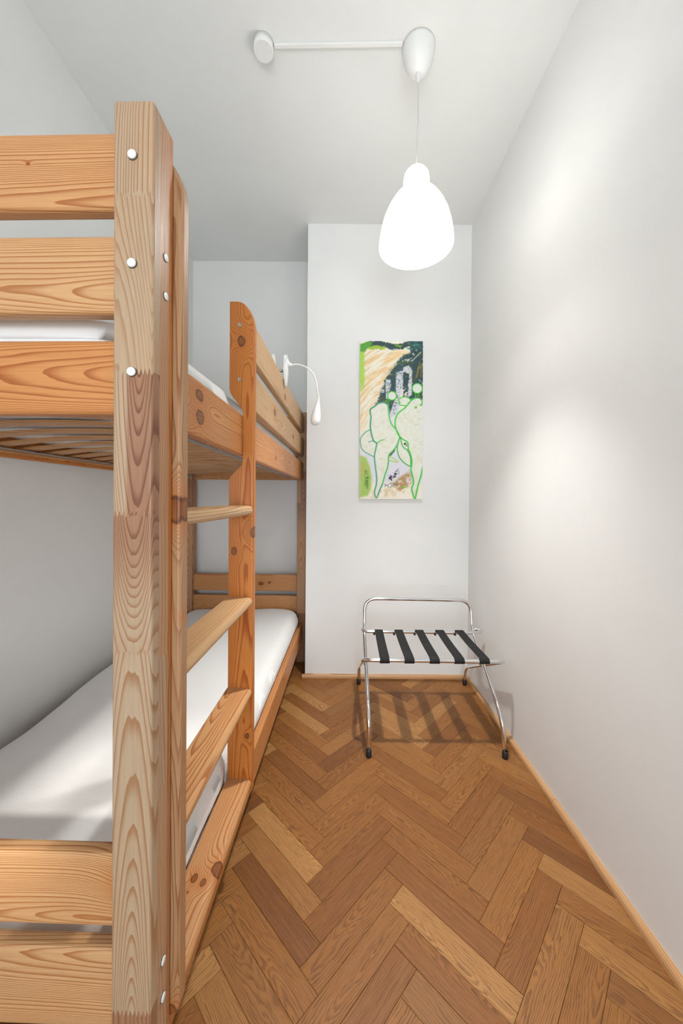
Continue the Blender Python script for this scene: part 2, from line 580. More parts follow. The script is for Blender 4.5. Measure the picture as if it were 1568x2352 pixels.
# unseen hall added to keep the sun out of the doorway
struct_box('wall_added_hall', (-0.55, -3.3, -0.05), (RIGHT + 0.4, -3.2, CEIL + 0.1), M_wall)
struct_box('wall_added_hall_left', (-0.55, -3.2, -0.05), (-0.45, F0 - 0.001, CEIL + 0.1), M_wall)
struct_box('wall_added_hall_right', (RIGHT + 0.3, -3.2, -0.05), (RIGHT + 0.4, F0 - 0.001, CEIL + 0.1), M_wall)
struct_box('ceiling_added_hall', (-0.55, -3.3, CEIL + 0.1), (RIGHT + 0.4, F0 - 0.001, CEIL + 0.2), M_ceil)
struct_box('floor_added_hall', (-0.55, -3.3, -0.1), (RIGHT + 0.4, F0 - 0.001, -0.05), M_sub)

# ---- herringbone parquet
PW = 0.0621
PL = PW * 4.97
YAW_F = 0.0045
A0 = Vector((-0.0414 * 1.05, 1.1305 * 1.05))
va = math.pi / 4 + YAW_F
Vd = Vector((math.cos(va), math.sin(va)))
Ud = Vector((math.cos(va - math.pi / 2), math.sin(va - math.pi / 2)))


def clip_poly(poly, a, n):
    """keep the side where (p-a).n >= 0"""
    out = []
    for i in range(len(poly)):
        p, q = poly[i], poly[(i + 1) % len(poly)]
        dp, dq = (p - a).dot(n), (q - a).dot(n)
        if dp >= 0:
            out.append(p)
        if dp * dq < 0:
            out.append(p + (q - p) * (dp / (dp - dq)))
    return out


lw = tw(LEFT_T, 0).to_2d()
ln = Vector((cb, -sb))
CLIPS = [(Vector((RIGHT, 0)), Vector((-1, 0))), (Vector((0, FAR)), Vector((0, -1))),
         (Vector((0, ROOM_FRONT)), Vector((0, 1))), (lw, ln)]


def inset(poly, d):
    out = []
    n = len(poly)
    for i in range(n):
        a, b, c = poly[i - 1], poly[i], poly[(i + 1) % n]
        e1, e2 = (b - a).normalized(), (c - b).normalized()
        n1, n2 = Vector((-e1.y, e1.x)), Vector((-e2.y, e2.x))
        k = 1 + n1.dot(n2)
        out.append(b + (n1 + n2) * (d / max(k, 0.3)))
    return out


def area2(poly):
    return 0.5 * sum(poly[i].x * poly[(i + 1) % len(poly)].y - poly[(i + 1) % len(poly)].x * poly[i].y for i in range(len(poly)))


def plank_geo(poly):
    """bevelled plank; poly counter-clockwise, in plank space"""
    o = inset(poly, 0.0003)
    i2 = inset(poly, 0.0011)
    dz = -0.0006
    n = len(poly)
    vs = [(p.x, p.y, -0.012) for p in o] + [(p.x, p.y, dz) for p in o] + [(p.x, p.y, 0.0) for p in i2]
    fs = [tuple(range(2 * n, 3 * n))]
    for k in range(n):
        l = (k + 1) % n
        fs.append((k, l, n + l, n + k))
        fs.append((n + k, n + l, 2 * n + l, 2 * n + k))
    return vs, fs


def plank_coords(o, co):
    at = o.data.attributes.new('plank_co', 'FLOAT_VECTOR', 'POINT')
    at.data.foreach_set('vector', [c for p in co for c in p])


hid_c = []
floor = struct_box('floor', (-1.3, ROOM_FRONT, -0.06), (RIGHT + 0.02, FAR + 0.02, -0.011), M_sub)
hid_v, hid_f = [], []
n_pl = 0
pier_a, pier_b = Vector((PIER_X, PIER_Y)), None
for m in range(-6, 7):
    for kk in range(-60, 61):
        for typ in (0, 1):
            if typ == 0:
                u0, u1, v0, v1 = kk * PW - PL, kk * PW, -kk * PW - PW, -kk * PW
            else:
                u0, u1, v0, v1 = kk * PW, kk * PW + PW, -(kk + 1) * PW, -(kk + 1) * PW + PL
            u0 += m * PL; u1 += m * PL; v0 += m * PL; v1 += m * PL
            poly = [A0 + Ud * a + Vd * b for a, b in ((u0, v0), (u1, v0), (u1, v1), (u0, v1))]
            for a, n in CLIPS:
                poly = clip_poly(poly, a, n)
                if len(poly) < 3:
                    break
            if len(poly) >= 3:
                # nothing under the pier
                rest = clip_poly(poly, Vector((PIER_X, 0)), Vector((1, 0)))
                if len(rest) >= 3:
                    low = clip_poly(poly, Vector((0, PIER_Y)), Vector((0, -1)))
                    if min(p.x for p in poly) > PIER_X:
                        poly = low
            if len(poly) < 3:
                continue
            if area2(poly) < 0:
                poly.reverse()
            pp = []
            for p in poly:
                if not pp or (p - pp[-1]).length > 1e-4:
                    pp.append(p)
            if len(pp) > 2 and (pp[0] - pp[-1]).length < 1e-4:
                pp.pop()
            if len(pp) < 3 or area2(pp) < 2e-5:
                continue
            ctr = A0 + Ud * ((u0 + u1) / 2) + Vd * ((v0 + v1) / 2)
            ang = (va - math.pi / 2) if typ == 0 else va
            ca, sa = math.cos(-ang), math.sin(-ang)
            loc = [Vector((ca * (p - ctr).x - sa * (p - ctr).y, sa * (p - ctr).x + ca * (p - ctr).y)) for p in pp]
            mid = sum(pp, Vector((0, 0))) / len(pp)
            if mid.y > 0.05 and (mid.x * cb - mid.y * sb) > -0.56:
                vs, fs = plank_geo(loc)
                o = data_obj('plank', vs, fs, M_oak, floor,
                             mw=Matrix.Translation((ctr.x, ctr.y, rnd.uniform(-0.0004, 0.0))) @ Matrix.Rotation(ang, 4, 'Z'))
                plank_coords(o, vs)
                o['seed'] = rnd.uniform(0, 97)
                n_pl += 1
            else:
                vs, fs = plank_geo(pp)
                b0 = len(hid_v)
                hid_v += vs
                hid_c += plank_geo(loc)[0]
                hid_f += [tuple(i + b0 for i in f) for f in fs]
o = data_obj('plank_field', hid_v, hid_f, M_oak, floor)
o['seed'] = 3.0
plank_coords(o, hid_c)
tag(o, kind='stuff')
print('planks', n_pl)


# ---- skirting strips
def strip_profile(length, w, h, mat, name, parent, mw, seed, tone=0.3):
    """X along, Y out from the wall, Z up, rounded outer top edge"""
    prof = [(0, 0), (w, 0), (w, h * 0.45), (w * 0.86, h * 0.8), (w * 0.6, h * 0.97), (0.0, h)]
    n = len(prof)
    vs = [(-length / 2, -p[0], p[1]) for p in prof] + [(length / 2, -p[0], p[1]) for p in prof]
    fs = [tuple(range(n)), tuple(range(2 * n - 1, n - 1, -1))]
    for k in range(n):
        l = (k + 1) % n
        fs.append((k, n + k, n + l, l))
    o = data_obj(name, vs, fs, mat, parent, mw=mw)
    o['seed'] = seed
    o['tone'] = tone
    o['heart'] = 0.0
    return o


BW, BH = 0.0165, 0.020
base_r = tag(empty('baseboard_right', (RIGHT, 1.0, 0)), kind='structure')
joint_y = 1.225
for y0, y1, sd in ((joint_y + 0.0006, PIER_Y - 0.0005, 4.0), (ROOM_FRONT + 0.01, joint_y - 0.0006, 9.0)):
    strip_profile(y1 - y0, BW, BH, M_pine, 'skirting_strip', base_r,
                  Matrix.Translation((0, (y0 + y1) / 2 - 1.0, 0.0)) @ Matrix.Rotation(-math.pi / 2, 4, 'Z'), sd)
base_p = tag(empty('baseboard_pier', (0.27, PIER_Y, 0)), kind='structure')
strip_profile(RIGHT - BW - PIER_X + BW, BW, BH, M_pine, 'skirting_strip', base_p,
              Matrix.Translation(((PIER_X - BW + RIGHT - BW) / 2 - 0.27, 0, 0)), 6.0)

# ------------------------------------------------------------------ bunk bed (t across, s away, z up)
BT, BS = -0.673, 1.415
bed = empty('bunk_bed', tw(BT, BS), -BED_YAW)
tag(bed, 'tall pine bunk bed with finger-jointed posts and ladder along the left wall', 'bunk bed')


def fr(t, s, z, ax):
    """matrix in the bed's frame; ax names the grain direction: 'z' posts, 's' side boards, 't' end boards, 'r' rungs"""
    R = {'z': ((0, 1, 0), (0, 0, 1), (1, 0, 0)), 's': ((0, 0, 1), (1, 0, 0), (0, 1, 0)),
         't': ((1, 0, 0), (0, 0, -1), (0, 1, 0)), 'r': ((0, 1, 0), (1, 0, 0), (0, 0, -1))}[ax]
    m = Matrix(R).to_4x4()
    return Matrix.Translation((t - BT, s - BS, z)) @ m


bseed = [1.0]


def dress(o, tone, heart=0.0, knots=(), seed=None):
    bseed[0] += 2.83
    o['seed'] = float(seed if seed is not None else bseed[0])
    o['tone'] = float(tone)
    o['heart'] = float(heart)
    for i in range(4):
        o['k%d' % (i + 1)] = [float(v) for v in (knots[i] if i < len(knots) else (9.0, 9.0, 0.0))]
    return o


def board(name, L, W, T, t, s, z, ax, tone, bev=0.005, knots=(), parent=None, heart=0.0, mat=None, seed=None):
    o = mesh_obj(name, bm_box(L, W, T, bev, 3), mat or M_pine, parent or bed, mw=fr(t, s, z, ax))
    for p in o.data.polygons:
        p.use_smooth = False
    return dress(o, tone, heart, knots, seed)


PT = 0.0575                      # post section
POST_H = 1.605
TP = -0.305                      # centre of the aisle-side posts
TL = -1.041                      # centre of the wall-side posts
S0, S1 = 0.495 + PT / 2, 2.28 + PT / 2
posts = {}
for key, t, s in (('nr', TP, S0), ('fr', TP, S1), ('nl', TL, S0), ('fl', TL, S1)):
    posts[key] = board('post', POST_H, PT, PT, t, s, POST_H / 2, 'z', 0.06 if key == 'nr' else 0.35, 0.0045,
                       mat=M_post, seed={'nr': 11.0, 'fr': 23.0, 'nl': 31.0, 'fl': 47.0}[key])


def cap_on(post, dt, ds, z, face, r=0.0062, h=0.004):
    prof = [(0, h), (r * 0.82, h), (r * 0.97, h * 0.86), (r, h * 0.6), (r, h * 0.35), (0, h * 0.35)]
    v, f = lathe(prof, 16)
    # post space: X up, Y across (t), Z away (s)
    if face == 'front':
        R = Matrix(((1, 0, 0), (0, -1, 0), (0, 0, -1))).to_4x4()
        m = Matrix.Translation((z - POST_H / 2, dt, -PT / 2)) @ R
    else:
        R = Matrix(((1, 0, 0), (0, 0, 1), (0, -1, 0))).to_4x4()
        m = Matrix.Translation((z - POST_H / 2, PT / 2, ds)) @ R
    v2, f2 = lathe([(0, h * 0.34), (r * 0.9, h * 0.34), (r * 1.1, 0.0004), (r * 1.14, -0.0005), (0, -0.0005)], 16)
    data_obj('cap_gap_ring', v2, f2, M_dark, post, True, m)  # shade of the gap under the cap, put in as a dark ring
    o = data_obj('bolt_cap', v, f, M_cap, post, True, m)
    return o


UPPER = [(1.4706, 1.5823), (1.3186, 1.4327), (1.172, 1.2805)]
LOWER = [(0.4135, 0.5225), (0.262, 0.381)]
for z in (1.527, 1.377, 1.226):
    cap_on(posts['nr'], -0.0005, 0, z, 'front')
for z in (1.407, 1.350, 0.352, 0.296):
    cap_on(posts['nr'], 0, 0.004, z, 'side', 0.0055, 0.0025)

# end boards, recessed between the posts
RT = 0.025
t0, t1 = TL + PT / 2, TP - PT / 2
for side, sc_ in (('near', 0.515 + RT / 2), ('far', 2.297 + RT / 2)):
    LOWER_FAR = [(0.4511, 0.5584), (0.315, 0.4228)]
    for i, (za, zb) in enumerate(UPPER + (LOWER if side == 'near' else LOWER_FAR)):
        near = side == 'near'
        kn = ()
        if near:
            kn = {0: ((0.2, 0.01, 0.002),), 3: ((0.352, 0.012, 0.014),), 4: ()}.get(i, ())
        elif i == 3:
            kn = ((0.105, -0.004, 0.011), (0.16, 0.003, 0.006))
        board('end_rail', t1 - t0 + 0.002, zb - za, RT, (t0 + t1) / 2, sc_, (za + zb) / 2, 't',
              ({0: 0.52, 1: 0.36, 2: 0.74, 3: 0.36, 4: 0.34}[i] if near else 0.55), 0.007, kn)

# side boards
TO = -0.294                      # outer face of the aisle-side boards
sA, sB = S0 + PT / 2 - 0.001, S1 - PT / 2 + 0.001
sm, sl = (sA + sB) / 2, sB - sA
RAIL_U, RAIL_L = (1.168, 1.280), (0.152, 0.258)
for (za, zb), nm, kn in ((RAIL_U, 'u', ((0.693 - sm, 1.250 - 1.224, 0.012), (0.697 - sm, 1.209 - 1.224, 0.013), (1.418 - sm, -0.012, 0.008), (1.9 - sm, 0.02, 0.004))),
                         (RAIL_L, 'l', ((2.09 - sm, 0.0, 0.010), (1.62 - sm, 0.02, 0.006)))):
    board('side_rail', sl, zb - za, RT, TO - RT / 2, sm, (za + zb) / 2, 's', 0.72, 0.006, kn)
    board('side_rail', sl, zb - za, RT, -1.046 + RT / 2, sm, (za + zb) / 2, 's', 0.9, 0.006,
          ((-0.27, -0.03, 0.008), (0.02, -0.02, 0.007)))
# inner ledges that carry the slats
for z in (1.1838, 0.1808):
    for t in (TO - RT - 0.0085, -1.046 + RT + 0.0085):
        board('slat_ledge', sl - 0.02, 0.0085, 0.017, t, sm, z, 's', 0.5, 0.002)
# guard boards beyond the ladder
gs0, gs1 = 1.003, sB
for (za, zb), kn in ((UPPER[0], ((1.60 - (gs0 + gs1) / 2, -0.02, 0.012), (2.0 - (gs0 + gs1) / 2, 0.02, 0.005))),
                     (UPPER[1], ((1.385 - (gs0 + gs1) / 2, 0.01, 0.013), (1.84 - (gs0 + gs1) / 2, -0.005, 0.012)))):
    board('guard_rail', gs1 - gs0, zb - za, RT, TO - RT / 2 + 0.002, (gs0 + gs1) / 2, (za + zb) / 2, 's', 0.12, 0.006, kn)


# ladder stiles: boards standing across the bed's side, notched round the upper side board
def stile_outline():
    zt, zb = 1.590, 0.226
    ti, to, tn = -0.3315, -0.263, TO + 0.0006
    pts = [(zt, ti)]
    for k in range(9):                       # rounded top outer corner
        a = k / 8 * math.pi / 2
        pts.append((zt - 0.074 * (1 - math.cos(a)), ti + (to - ti) * (0.28 + 0.72 * math.sin(a))))
    for k in range(5):                       # rounded lower outer corner
        a = k / 4 * math.pi / 2
        pts.append((zb + 0.02 * (1 - math.sin(a)), to - 0.02 * (1 - math.cos(a))))
    pts.append((zb, tn))

    def bump(z0, z1, up):
        out = []
        for k in range(7):
            a = k / 6
            out.append((z0 + (z1 - z0) * a, tn + (ti - tn) * (a * a * (3 - 2 * a)) if up else ti + (tn - ti) * (a * a * (3 - 2 * a))))
        return out
    pts += bump(0.2590, 0.2620, True)
    pts += bump(1.100, 1.152, False)
    pts += bump(1.284, 1.350, True)
    return pts


def stile(s, knots, tone, heart=0.0, seed=None):
    th = 0.0262
    zc, tc = 0.905, -0.297
    pts = stile_outline()
    bm = bmesh.new()
    vs = [bm.verts.new((p[0] - zc, p[1] - tc, -th / 2)) for p in pts]
    f = bm.faces.new(vs)
    ext = bmesh.ops.extrude_face_region(bm, geom=[f])
    for v in ext['geom']:
        if isinstance(v, bmesh.types.BMVert):
            v.co.z += th
    bmesh.ops.recalc_face_normals(bm, faces=list(bm.faces))
    rim = [e for e in bm.edges if abs(e.verts[0].co.z - e.verts[1].co.z) < 1e-6 and e.calc_face_angle(0) > 0.5
           and (e.verts[0].co.y + tc > -0.29 and e.verts[1].co.y + tc > -0.29)]
    bmesh.ops.bevel(bm, geom=rim, offset=0.006, segments=3, affect='EDGES', profile=0.5)
    o = mesh_obj('ladder_stile', bm, M_pine, bed, mw=fr(tc, s + th / 2, zc, 'z'))
    dress(o, tone, heart, [(z - zc, t - tc, r) for z, t, r in knots], seed)
    return o


ST1, ST2 = 0.5535, 0.976
st1 = stile(ST1, ((1.033, -0.272, 0.016), (0.86, -0.258, 0.004), (0.235, -0.277, 0.009)), 0.25, 0.55, 5.0)
st2 = stile(ST2, ((1.481, -0.2990, 0.0115), (0.905, -0.3166, 0.0075), (0.957, -0.2625, 0.010), (0.394, -0.277, 0.006)), 0.92, 0.0, 21.0)
for z in (1.526, 1.377):
    v, f = lathe([(0, 0.0006), (0.0022, 0.0006), (0.0024, 0.0016), (0.0052, 0.002), (0.0058, 0.0008), (0.0058, -0.0004)], 16)
    data_obj('bolt_head', v, f, M_steel, st2, True,
             Matrix.Translation((z - 0.905, -0.304 + 0.297, -0.0131)) @ Matrix(((1, 0, 0), (0, -1, 0), (0, 0, -1))).to_4x4())


def rung(ztop, knots, tone, seed, W=0.070):
    T, L = 0.0265, ST2 - ST1 - 0.0262 + 0.002
    prof = []
    # Y across, Z downwards; outer (aisle, +Y) edge well rounded
    for (cy, cz, r, a0, a1) in ((W / 2 - 0.0122, 0.0, 0.0122, 90, -90), (-W / 2 + 0.004, -T / 2 + 0.004, 0.004, -90, -180), (-W / 2 + 0.004, T / 2 - 0.004, 0.004, 180, 90)):
        for k in range(7):
            a = math.radians(a0 + (a1 - a0) * k / 6)
            prof.append((cy + r * math.cos(a), cz + (r if r < 0.01 else T / 2) * math.sin(a)))
    n = len(prof)
    vs = [(-L / 2, p[0], p[1]) for p in prof] + [(L / 2, p[0], p[1]) for p in prof]
    fs = [tuple(range(n)), tuple(range(2 * n - 1, n - 1, -1))] + [(k, n + k, n + (k + 1) % n, (k + 1) % n) for k in range(n)]
    sc0 = (ST1 + 0.0262 + ST2) / 2
    tcen = -0.265 - W / 2
    o = data_obj('rung', vs, fs, M_pine, bed, True, mw=fr(tcen, sc0, ztop - T / 2, 'r'))
    o.data.polygons[0].use_smooth = o.data.polygons[1].use_smooth = False
    try:
        o.data.set_sharp_from_angle(angle=math.radians(50))
    except Exception:
        pass
    dress(o, tone, 0.0, [(s - sc0, t - tcen, r) for s, t, r in knots], seed)


rung(1.031, (), 0.10, 3.0)
rung(0.779, (), 0.14, 14.0)
rung(0.527, (), 0.50, 18.0)
rung(0.2745, ((0.716, -0.310, 0.0062), (0.7085, -0.289, 0.0058), (0.738, -0.270, 0.011), (0.69, -0.312, 0.002)), 0.50, 26.0)


# sprung slats with their webbing straps
def slat_mesh(name):
    n, half, w, th, bow = 14, (TO - RT + 1.046 - RT) / 2 - 0.004, 0.035, 0.007, 0.026
    vs, fs = [], []
    for i in range(n + 1):
        u = -1 + 2 * i / n
        b = bow * (1 - u * u)
        for (dy, dz) in ((-w / 2, 0), (w / 2, 0), (w / 2, th), (-w / 2, th)):
            vs.append((u * half, dy, dz + b))
    for i in range(n):
        for k in range(4):
            l = (k + 1) % 4
            fs.append((i * 4 + k, (i + 1) * 4 + k, (i + 1) * 4 + l, i * 4 + l))
    fs += [(0, 1, 2, 3), (4 * n + 3, 4 * n + 2, 4 * n + 1, 4 * n)]
    me = bpy.data.meshes.new(name)
    me.from_pydata(vs, [], fs)
    me.materials.append(M_pine)
    return me


sme = slat_mesh('slat')
tmid = ((TO - RT) + (-1.046 + RT)) / 2
NS = 18
for deck, zz in (('u', 1.1885), ('l', 0.1855)):
    for i in range(NS):
        s = sA + 0.052 + i * (sl - 0.10) / (NS - 1)
        o = bpy.data.objects.new('slat', sme)
        o.matrix_basis = Matrix.Translation((tmid - BT, s - BS, zz))
        link(o, bed)
        dress(o, 0.30 + 0.2 * rnd.random(), 0.12)
for t in (-0.985, -0.38):
    bm = bm_box(0.019, sl - 0.04, 0.0016)
    mesh_obj('slat_strap', bm, M_band, bed, mw=Matrix.Translation((t - BT, sm - BS, 1.1875)))
# small zinc corner clip under the far end
bm = bmesh.new()
add_box(bm, (-0.012, -0.012, 0), (0.012, 0.012, 0.002))
add_box(bm, (0.010, -0.012, -0.03), (0.012, 0.012, 0.002))
mesh_obj('corner_clip', bm, M_zinc, bed, mw=Matrix.Translation((-0.975 - BT, 2.16 - BS, 1.190)))


# ------------------------------------------------------------------ mattresses
def mattress(name, tc, s0, s1, z0, z1, hw, label, seed, dip=0.0, crown=0.004, bulge=0.0):
    L = s1 - s0
    nx, ny, nz = 56, 110, 10
    hx, hy, hz = hw, L / 2, (z1 - z0) / 2
    R = 0.046
    pts = {}
    verts, faces = [], []

    def vid(i, j, k):
        key = (i, j, k)
        if key not in pts:
            p = Vector(((2 * i / nx - 1) * hx, (2 * j / ny - 1) * hy, (2 * k / nz - 1) * hz))
            RC = 0.095                                  # rounded corners seen from above
            x, y = p.x, p.y
            ix, iy = max(-hx + RC, min(hx - RC, x)), max(-hy + RC, min(hy - RC, y))
            d = Vector((x - ix, y - iy))
            if abs(x - ix) > 1e-9 and abs(y - iy) > 1e-9:
                m = max(abs(d.x), abs(d.y))
                d = d.normalized() * m
            q = Vector((ix + d.x, iy + d.y))
            # edge distance to round the top and bottom rims
            ex = min(RC, RC - d.length)
            e = max(0.0, min(1.0, ex / RC))
            zz = p.z
            for Rr, sg in ((R, 1), (0.012, -1)):
                if ex < Rr and zz * sg > 0:
                    lim = hz - Rr + math.sqrt(max(0.0, Rr * Rr - (Rr - ex) ** 2))
                    zz = sg * min(lim, abs(zz))
            w = Vector((q.x, q.y, zz))
            # soft crumpled cloth
            n1 = mnoise.noise(Vector((q.x * 3.0 + q.y * 2.2 + seed, q.y * 1.6 - q.x * 1.2, seed)))
            n2 = mnoise.noise(Vector((q.x * 9 + q.y * 7, q.y * 3.0 - q.x * 2.0, seed + 5.0)))
            n3 = mnoise.noise(Vector((q.x * 3.0, q.y * 16.0, seed + 9.0 + zz * 5)))
            if k == nz:
                w.z += n1 * 0.008 + n2 * 0.004 + crown * (1 - (q.x / hx) ** 2)
                if dip and q.x < -hx * 0.45:
                    a = (-q.x / hx - 0.45) / 0.55
                    w.z += a * a * (0.016 * math.sin(q.y * 7.0 + 1.2) - 0.012)
            side = 0.003 * n3 + 0.003 * n2
            if abs(q.x) > hx - RC:
                up = max(0.0, min(1.0, (zz + 0.0225) / 0.012))
                ramp = (abs(q.x) - hx + RC) / RC
                w.x += math.copysign(side * (0.3 + 0.7 * up), q.x) * (ramp if q.x > 0 else 0.15)
                if q.x > 0:
                    gs = q.y + (s0 + s1) / 2
                    nip = max(math.exp(-((gs - 0.570) / 0.024) ** 2), math.exp(-((gs - 0.989) / 0.024) ** 2))
                    w.x += ramp * (bulge * up * (1 - nip) - 0.017 * nip * (1 if not bulge else 0))
                    if bulge:                           # tucked in behind the ladder
                        tuck = max(0.0, min(1.0, (1.045 - gs) / 0.035))
                        w.x -= ramp * (0.020 + bulge * 0.5 + 0.002 * n2) * tuck * tuck * (3 - 2 * tuck)
            pts[key] = len(verts)
            verts.append(tuple(w))
        return pts[key]

    def quad(a, b, c, d):
        faces.append((vid(*a), vid(*b), vid(*c), vid(*d)))
    for i in range(nx):
        for j in range(ny):
            quad((i, j, nz), (i + 1, j, nz), (i + 1, j + 1, nz), (i, j + 1, nz))
            quad((i, j + 1, 0), (i + 1, j + 1, 0), (i + 1, j, 0), (i, j, 0))
    for k in range(nz):
        for i in range(nx):
            quad((i, 0, k), (i + 1, 0, k), (i + 1, 0, k + 1), (i, 0, k + 1))
            quad((i + 1, ny, k), (i, ny, k), (i, ny, k + 1), (i + 1, ny, k + 1))
        for j in range(ny):
            quad((nx, j, k), (nx, j + 1, k), (nx, j + 1, k + 1), (nx, j, k + 1))
            quad((0, j + 1, k), (0, j, k), (0, j, k + 1), (0, j + 1, k + 1))
    o = data_obj(name, verts, faces, M_sheet, None, True)
    c = tw(tc, (s0 + s1) / 2, (z0 + z1) / 2)
    o.location = c
    o.rotation_euler = (0, 0, -BED_YAW)
    return tag(o, label, 'mattress')


mattress('mattress', -0.6705, 0.554, 2.286, 0.222, 0.347, 0.3485, 'mattress in a creased white sheet on the lower bunk', 2.0, dip=1.0, bulge=0.009)
mattress('mattress', -0.6715, 0.554, 2.286, 1.226, 1.346, 0.3475, 'mattress in a white sheet on the upper bunk behind the guard boards', 8.0)

# ------------------------------------------------------------------ clip-on reading lamp
RS = 1.572
rl = empty('reading_lamp', tw(TO, RS, 1.579), -BED_YAW)
tag(rl, 'white clip-on reading lamp with bent gooseneck on the upper bunk guard board', 'lamp')
mpp = RS / 820


def rp(px, py, ds=0.0):
    """offset from the clip, for a spot seen at this place on the lamp's own plane"""
    s = RS + ds
    return Vector(((px - 802) / 820 * s - TO, ds, EYE + (1145.5 - py) / 820 * s - 1.579))


def paddle(name, z0, z1, y_w, x0, x1, x0b, x1b, mat):
    """rounded jaw of the clip: tall, as wide as y_w along the bed, thin across"""
    bm = bm_box(1, 1, 1, 0.0)
    bmesh.ops.subdivide_edges(bm, edges=list(bm.edges), cuts=6, use_grid_fill=True)
    for v in bm.verts:
        a = v.co.z + 0.5
        ww = y_w * (0.55 + 0.45 * math.sin(math.pi * min(1, a * 0.92 + 0.04)))
        rx = 1 - 0.35 * (abs(v.co.y) * 2) ** 3
        xc = (x0 + x1) / 2 * a + (x0b + x1b) / 2 * (1 - a)
        xw = ((x1 - x0) * a + (x1b - x0b) * (1 - a)) * (0.45 + 0.55 * math.sin(math.pi * (0.08 + 0.84 * a)))
        v.co = Vector((xc + v.co.x * xw * rx, v.co.y * ww, z0 + (z1 - z0) * a + (0.25 - v.co.y ** 2) * 0.03 * (1 if a > 0.9 else (-1 if a < 0.1 else 0))))
    return mesh_obj(name, bm, mat, rl, True)


paddle('clip_jaw', -0.030, 0.098, 0.044, -0.004, 0.022, 0.002, 0.018, M_white)
paddle('clip_jaw', -0.026, 0.100, 0.044, -0.056, -0.036, -0.041, -0.0265, M_white)
v, f = tube([(-0.04, 0, 0.035), (0.004, 0, 0.035)], 0.006, 12)
data_obj('clip_spring', v, f, M_steel, rl, True)
v, f = tube(catmull([rp(655, 835), rp(660, 836.5), rp(664, 837.5), rp(668, 838)], 4), [0.024, 0.0205, 0.0175, 0.0148, 0.0125, 0.0108, 0.0095, 0.0085, 0.0076, 0.0070, 0.0065, 0.006, 0.0055], 14)
data_obj('neck_socket', v, f, M_white, rl, True)
gp = [rp(666, 838), rp(680, 836.5), rp(694, 840), rp(707, 847.5), rp(717.5, 860), rp(723.5, 876), rp(726.5, 894), rp(730, 913)]
v, f = tube(catmull(gp, 8), 0.0033, 12)
data_obj('gooseneck', v, f, M_white, rl, True)
# drop-shaped head
prof = [(0.0, 0.0), (0.010, 0.0015), (0.0172, 0.007), (0.0215, 0.0165), (0.0225, 0.028), (0.0208, 0.045), (0.0165, 0.068), (0.0115, 0.090), (0.0070, 0.108), (0.0046, 0.122), (0.0040, 0.127), (0, 0.128)]
v, f = lathe(prof, 24)
hb, ht = rp(721, 976.5), rp(730, 911)
ax = (ht - hb).normalized()
q = Vector((0, 0, 1)).rotation_difference(ax).to_matrix().to_4x4()
data_obj('lamp_head', v, f, M_white, rl, True, Matrix.Translation(hb) @ q)

# ------------------------------------------------------------------ pendant lamp
PX, PY = 0.2615, 1.285
pend = empty('pendant_lamp', (PX, PY, CEIL))
tag(pend, 'lit pendant lamp with white bell shade hanging from the ceiling', 'lamp')
rose = [(0.0, -0.0925), (0.012, -0.092), (0.024, -0.086), (0.037, -0.072), (0.047, -0.052), (0.054, -0.030), (0.0565, -0.010), (0.0568, -0.0005), (0.0, -0.0005)]
rose = [(r * 1.02, z) for r, z in rose]
v, f = lathe(rose, 36)
data_obj('ceiling_rose', v, f, M_white, pend, True)
v, f = lathe([(0.0, -0.122), (0.0045, -0.122), (0.0050, -0.118), (0.0092, -0.098), (0.0098, -0.090), (0, -0.088)], 16)
data_obj('cord_grip', v, f, M_white, pend, True)
k = simple('white_flex', (0.62, 0.62, 0.60), 0.5)
cz = [(-0.118, 0, 0), (-0.20, 0.0014, 0), (-0.28, 0.0002, 0), (-0.35, -0.0016, 0), (-0.40, -0.0026, 0), (-0.437, -0.0028, 0)]
v, f = tube(catmull([(x, y, z) for z, x, y in cz], 6), 0.0022, 8)
data_obj('cord', v, f, k.m, pend, True)

ZB = 1.957 - CEIL                # rim of the shade
prof = [(0.131, 0.0), (0.1288, 0.028), (0.1235, 0.060), (0.1135, 0.098), (0.099, 0.131), (0.080, 0.162), (0.064, 0.181), (0.053, 0.194),
        (0.0475, 0.206), (0.0460, 0.220), (0.0455, 0.236), (0.0425, 0.252), (0.035, 0.263), (0.023, 0.2695), (0.010, 0.272), (0.002, 0.2725)]
v, f = lathe(prof, 48)                  # a thin blown shell
k = NT('opal_shade')
k.b.inputs['Base Color'].default_value = C3(0.88, 0.88, 0.87)
k.b.inputs['Roughness'].default_value = 0.4
k.b.inputs['Emission Color'].default_value = C3(1.0, 0.985, 0.955)
k.b.inputs['Emission Strength'].default_value = LAMP_SHADE / (1 - 0.45)
tr = k.node('ShaderNodeBsdfTranslucent')
tr.inputs[0].default_value = C3(0.92, 0.92, 0.90)
mx = k.node('ShaderNodeMixShader')
mx.inputs[0].default_value = 0.45
k.t.links.new(k.b.outputs[0], mx.inputs[1])
k.t.links.new(tr.outputs[0], mx.inputs[2])
k.t.links.new(mx.outputs[0], k.t.nodes['Material Output'].inputs[0])
data_obj('lamp_shade', v, f, k.m, pend, True, Matrix.Translation((-0.0028, 0, ZB)))
v, f = lathe([(0.0, 0.235), (0.021, 0.235), (0.021, 0.165), (0.016, 0.160), (0.0, 0.160)], 20)
data_obj('lamp_holder', v, f, M_white, pend, True, Matrix.Translation((-0.0028, 0, ZB)))
bulb = [(0.0, 0.062), (0.011, 0.064), (0.021, 0.070), (0.028, 0.080), (0.0305, 0.092), (0.029, 0.106), (0.024, 0.122), (0.018, 0.140), (0.0145, 0.158)]
v, f = lathe(bulb, 24)
k = NT('lit_bulb')
k.b.inputs['Base Color'].default_value = C3(0.9, 0.9, 0.9)
k.b.inputs['Emission Color'].default_value = C3(1.0, 0.985, 0.955)
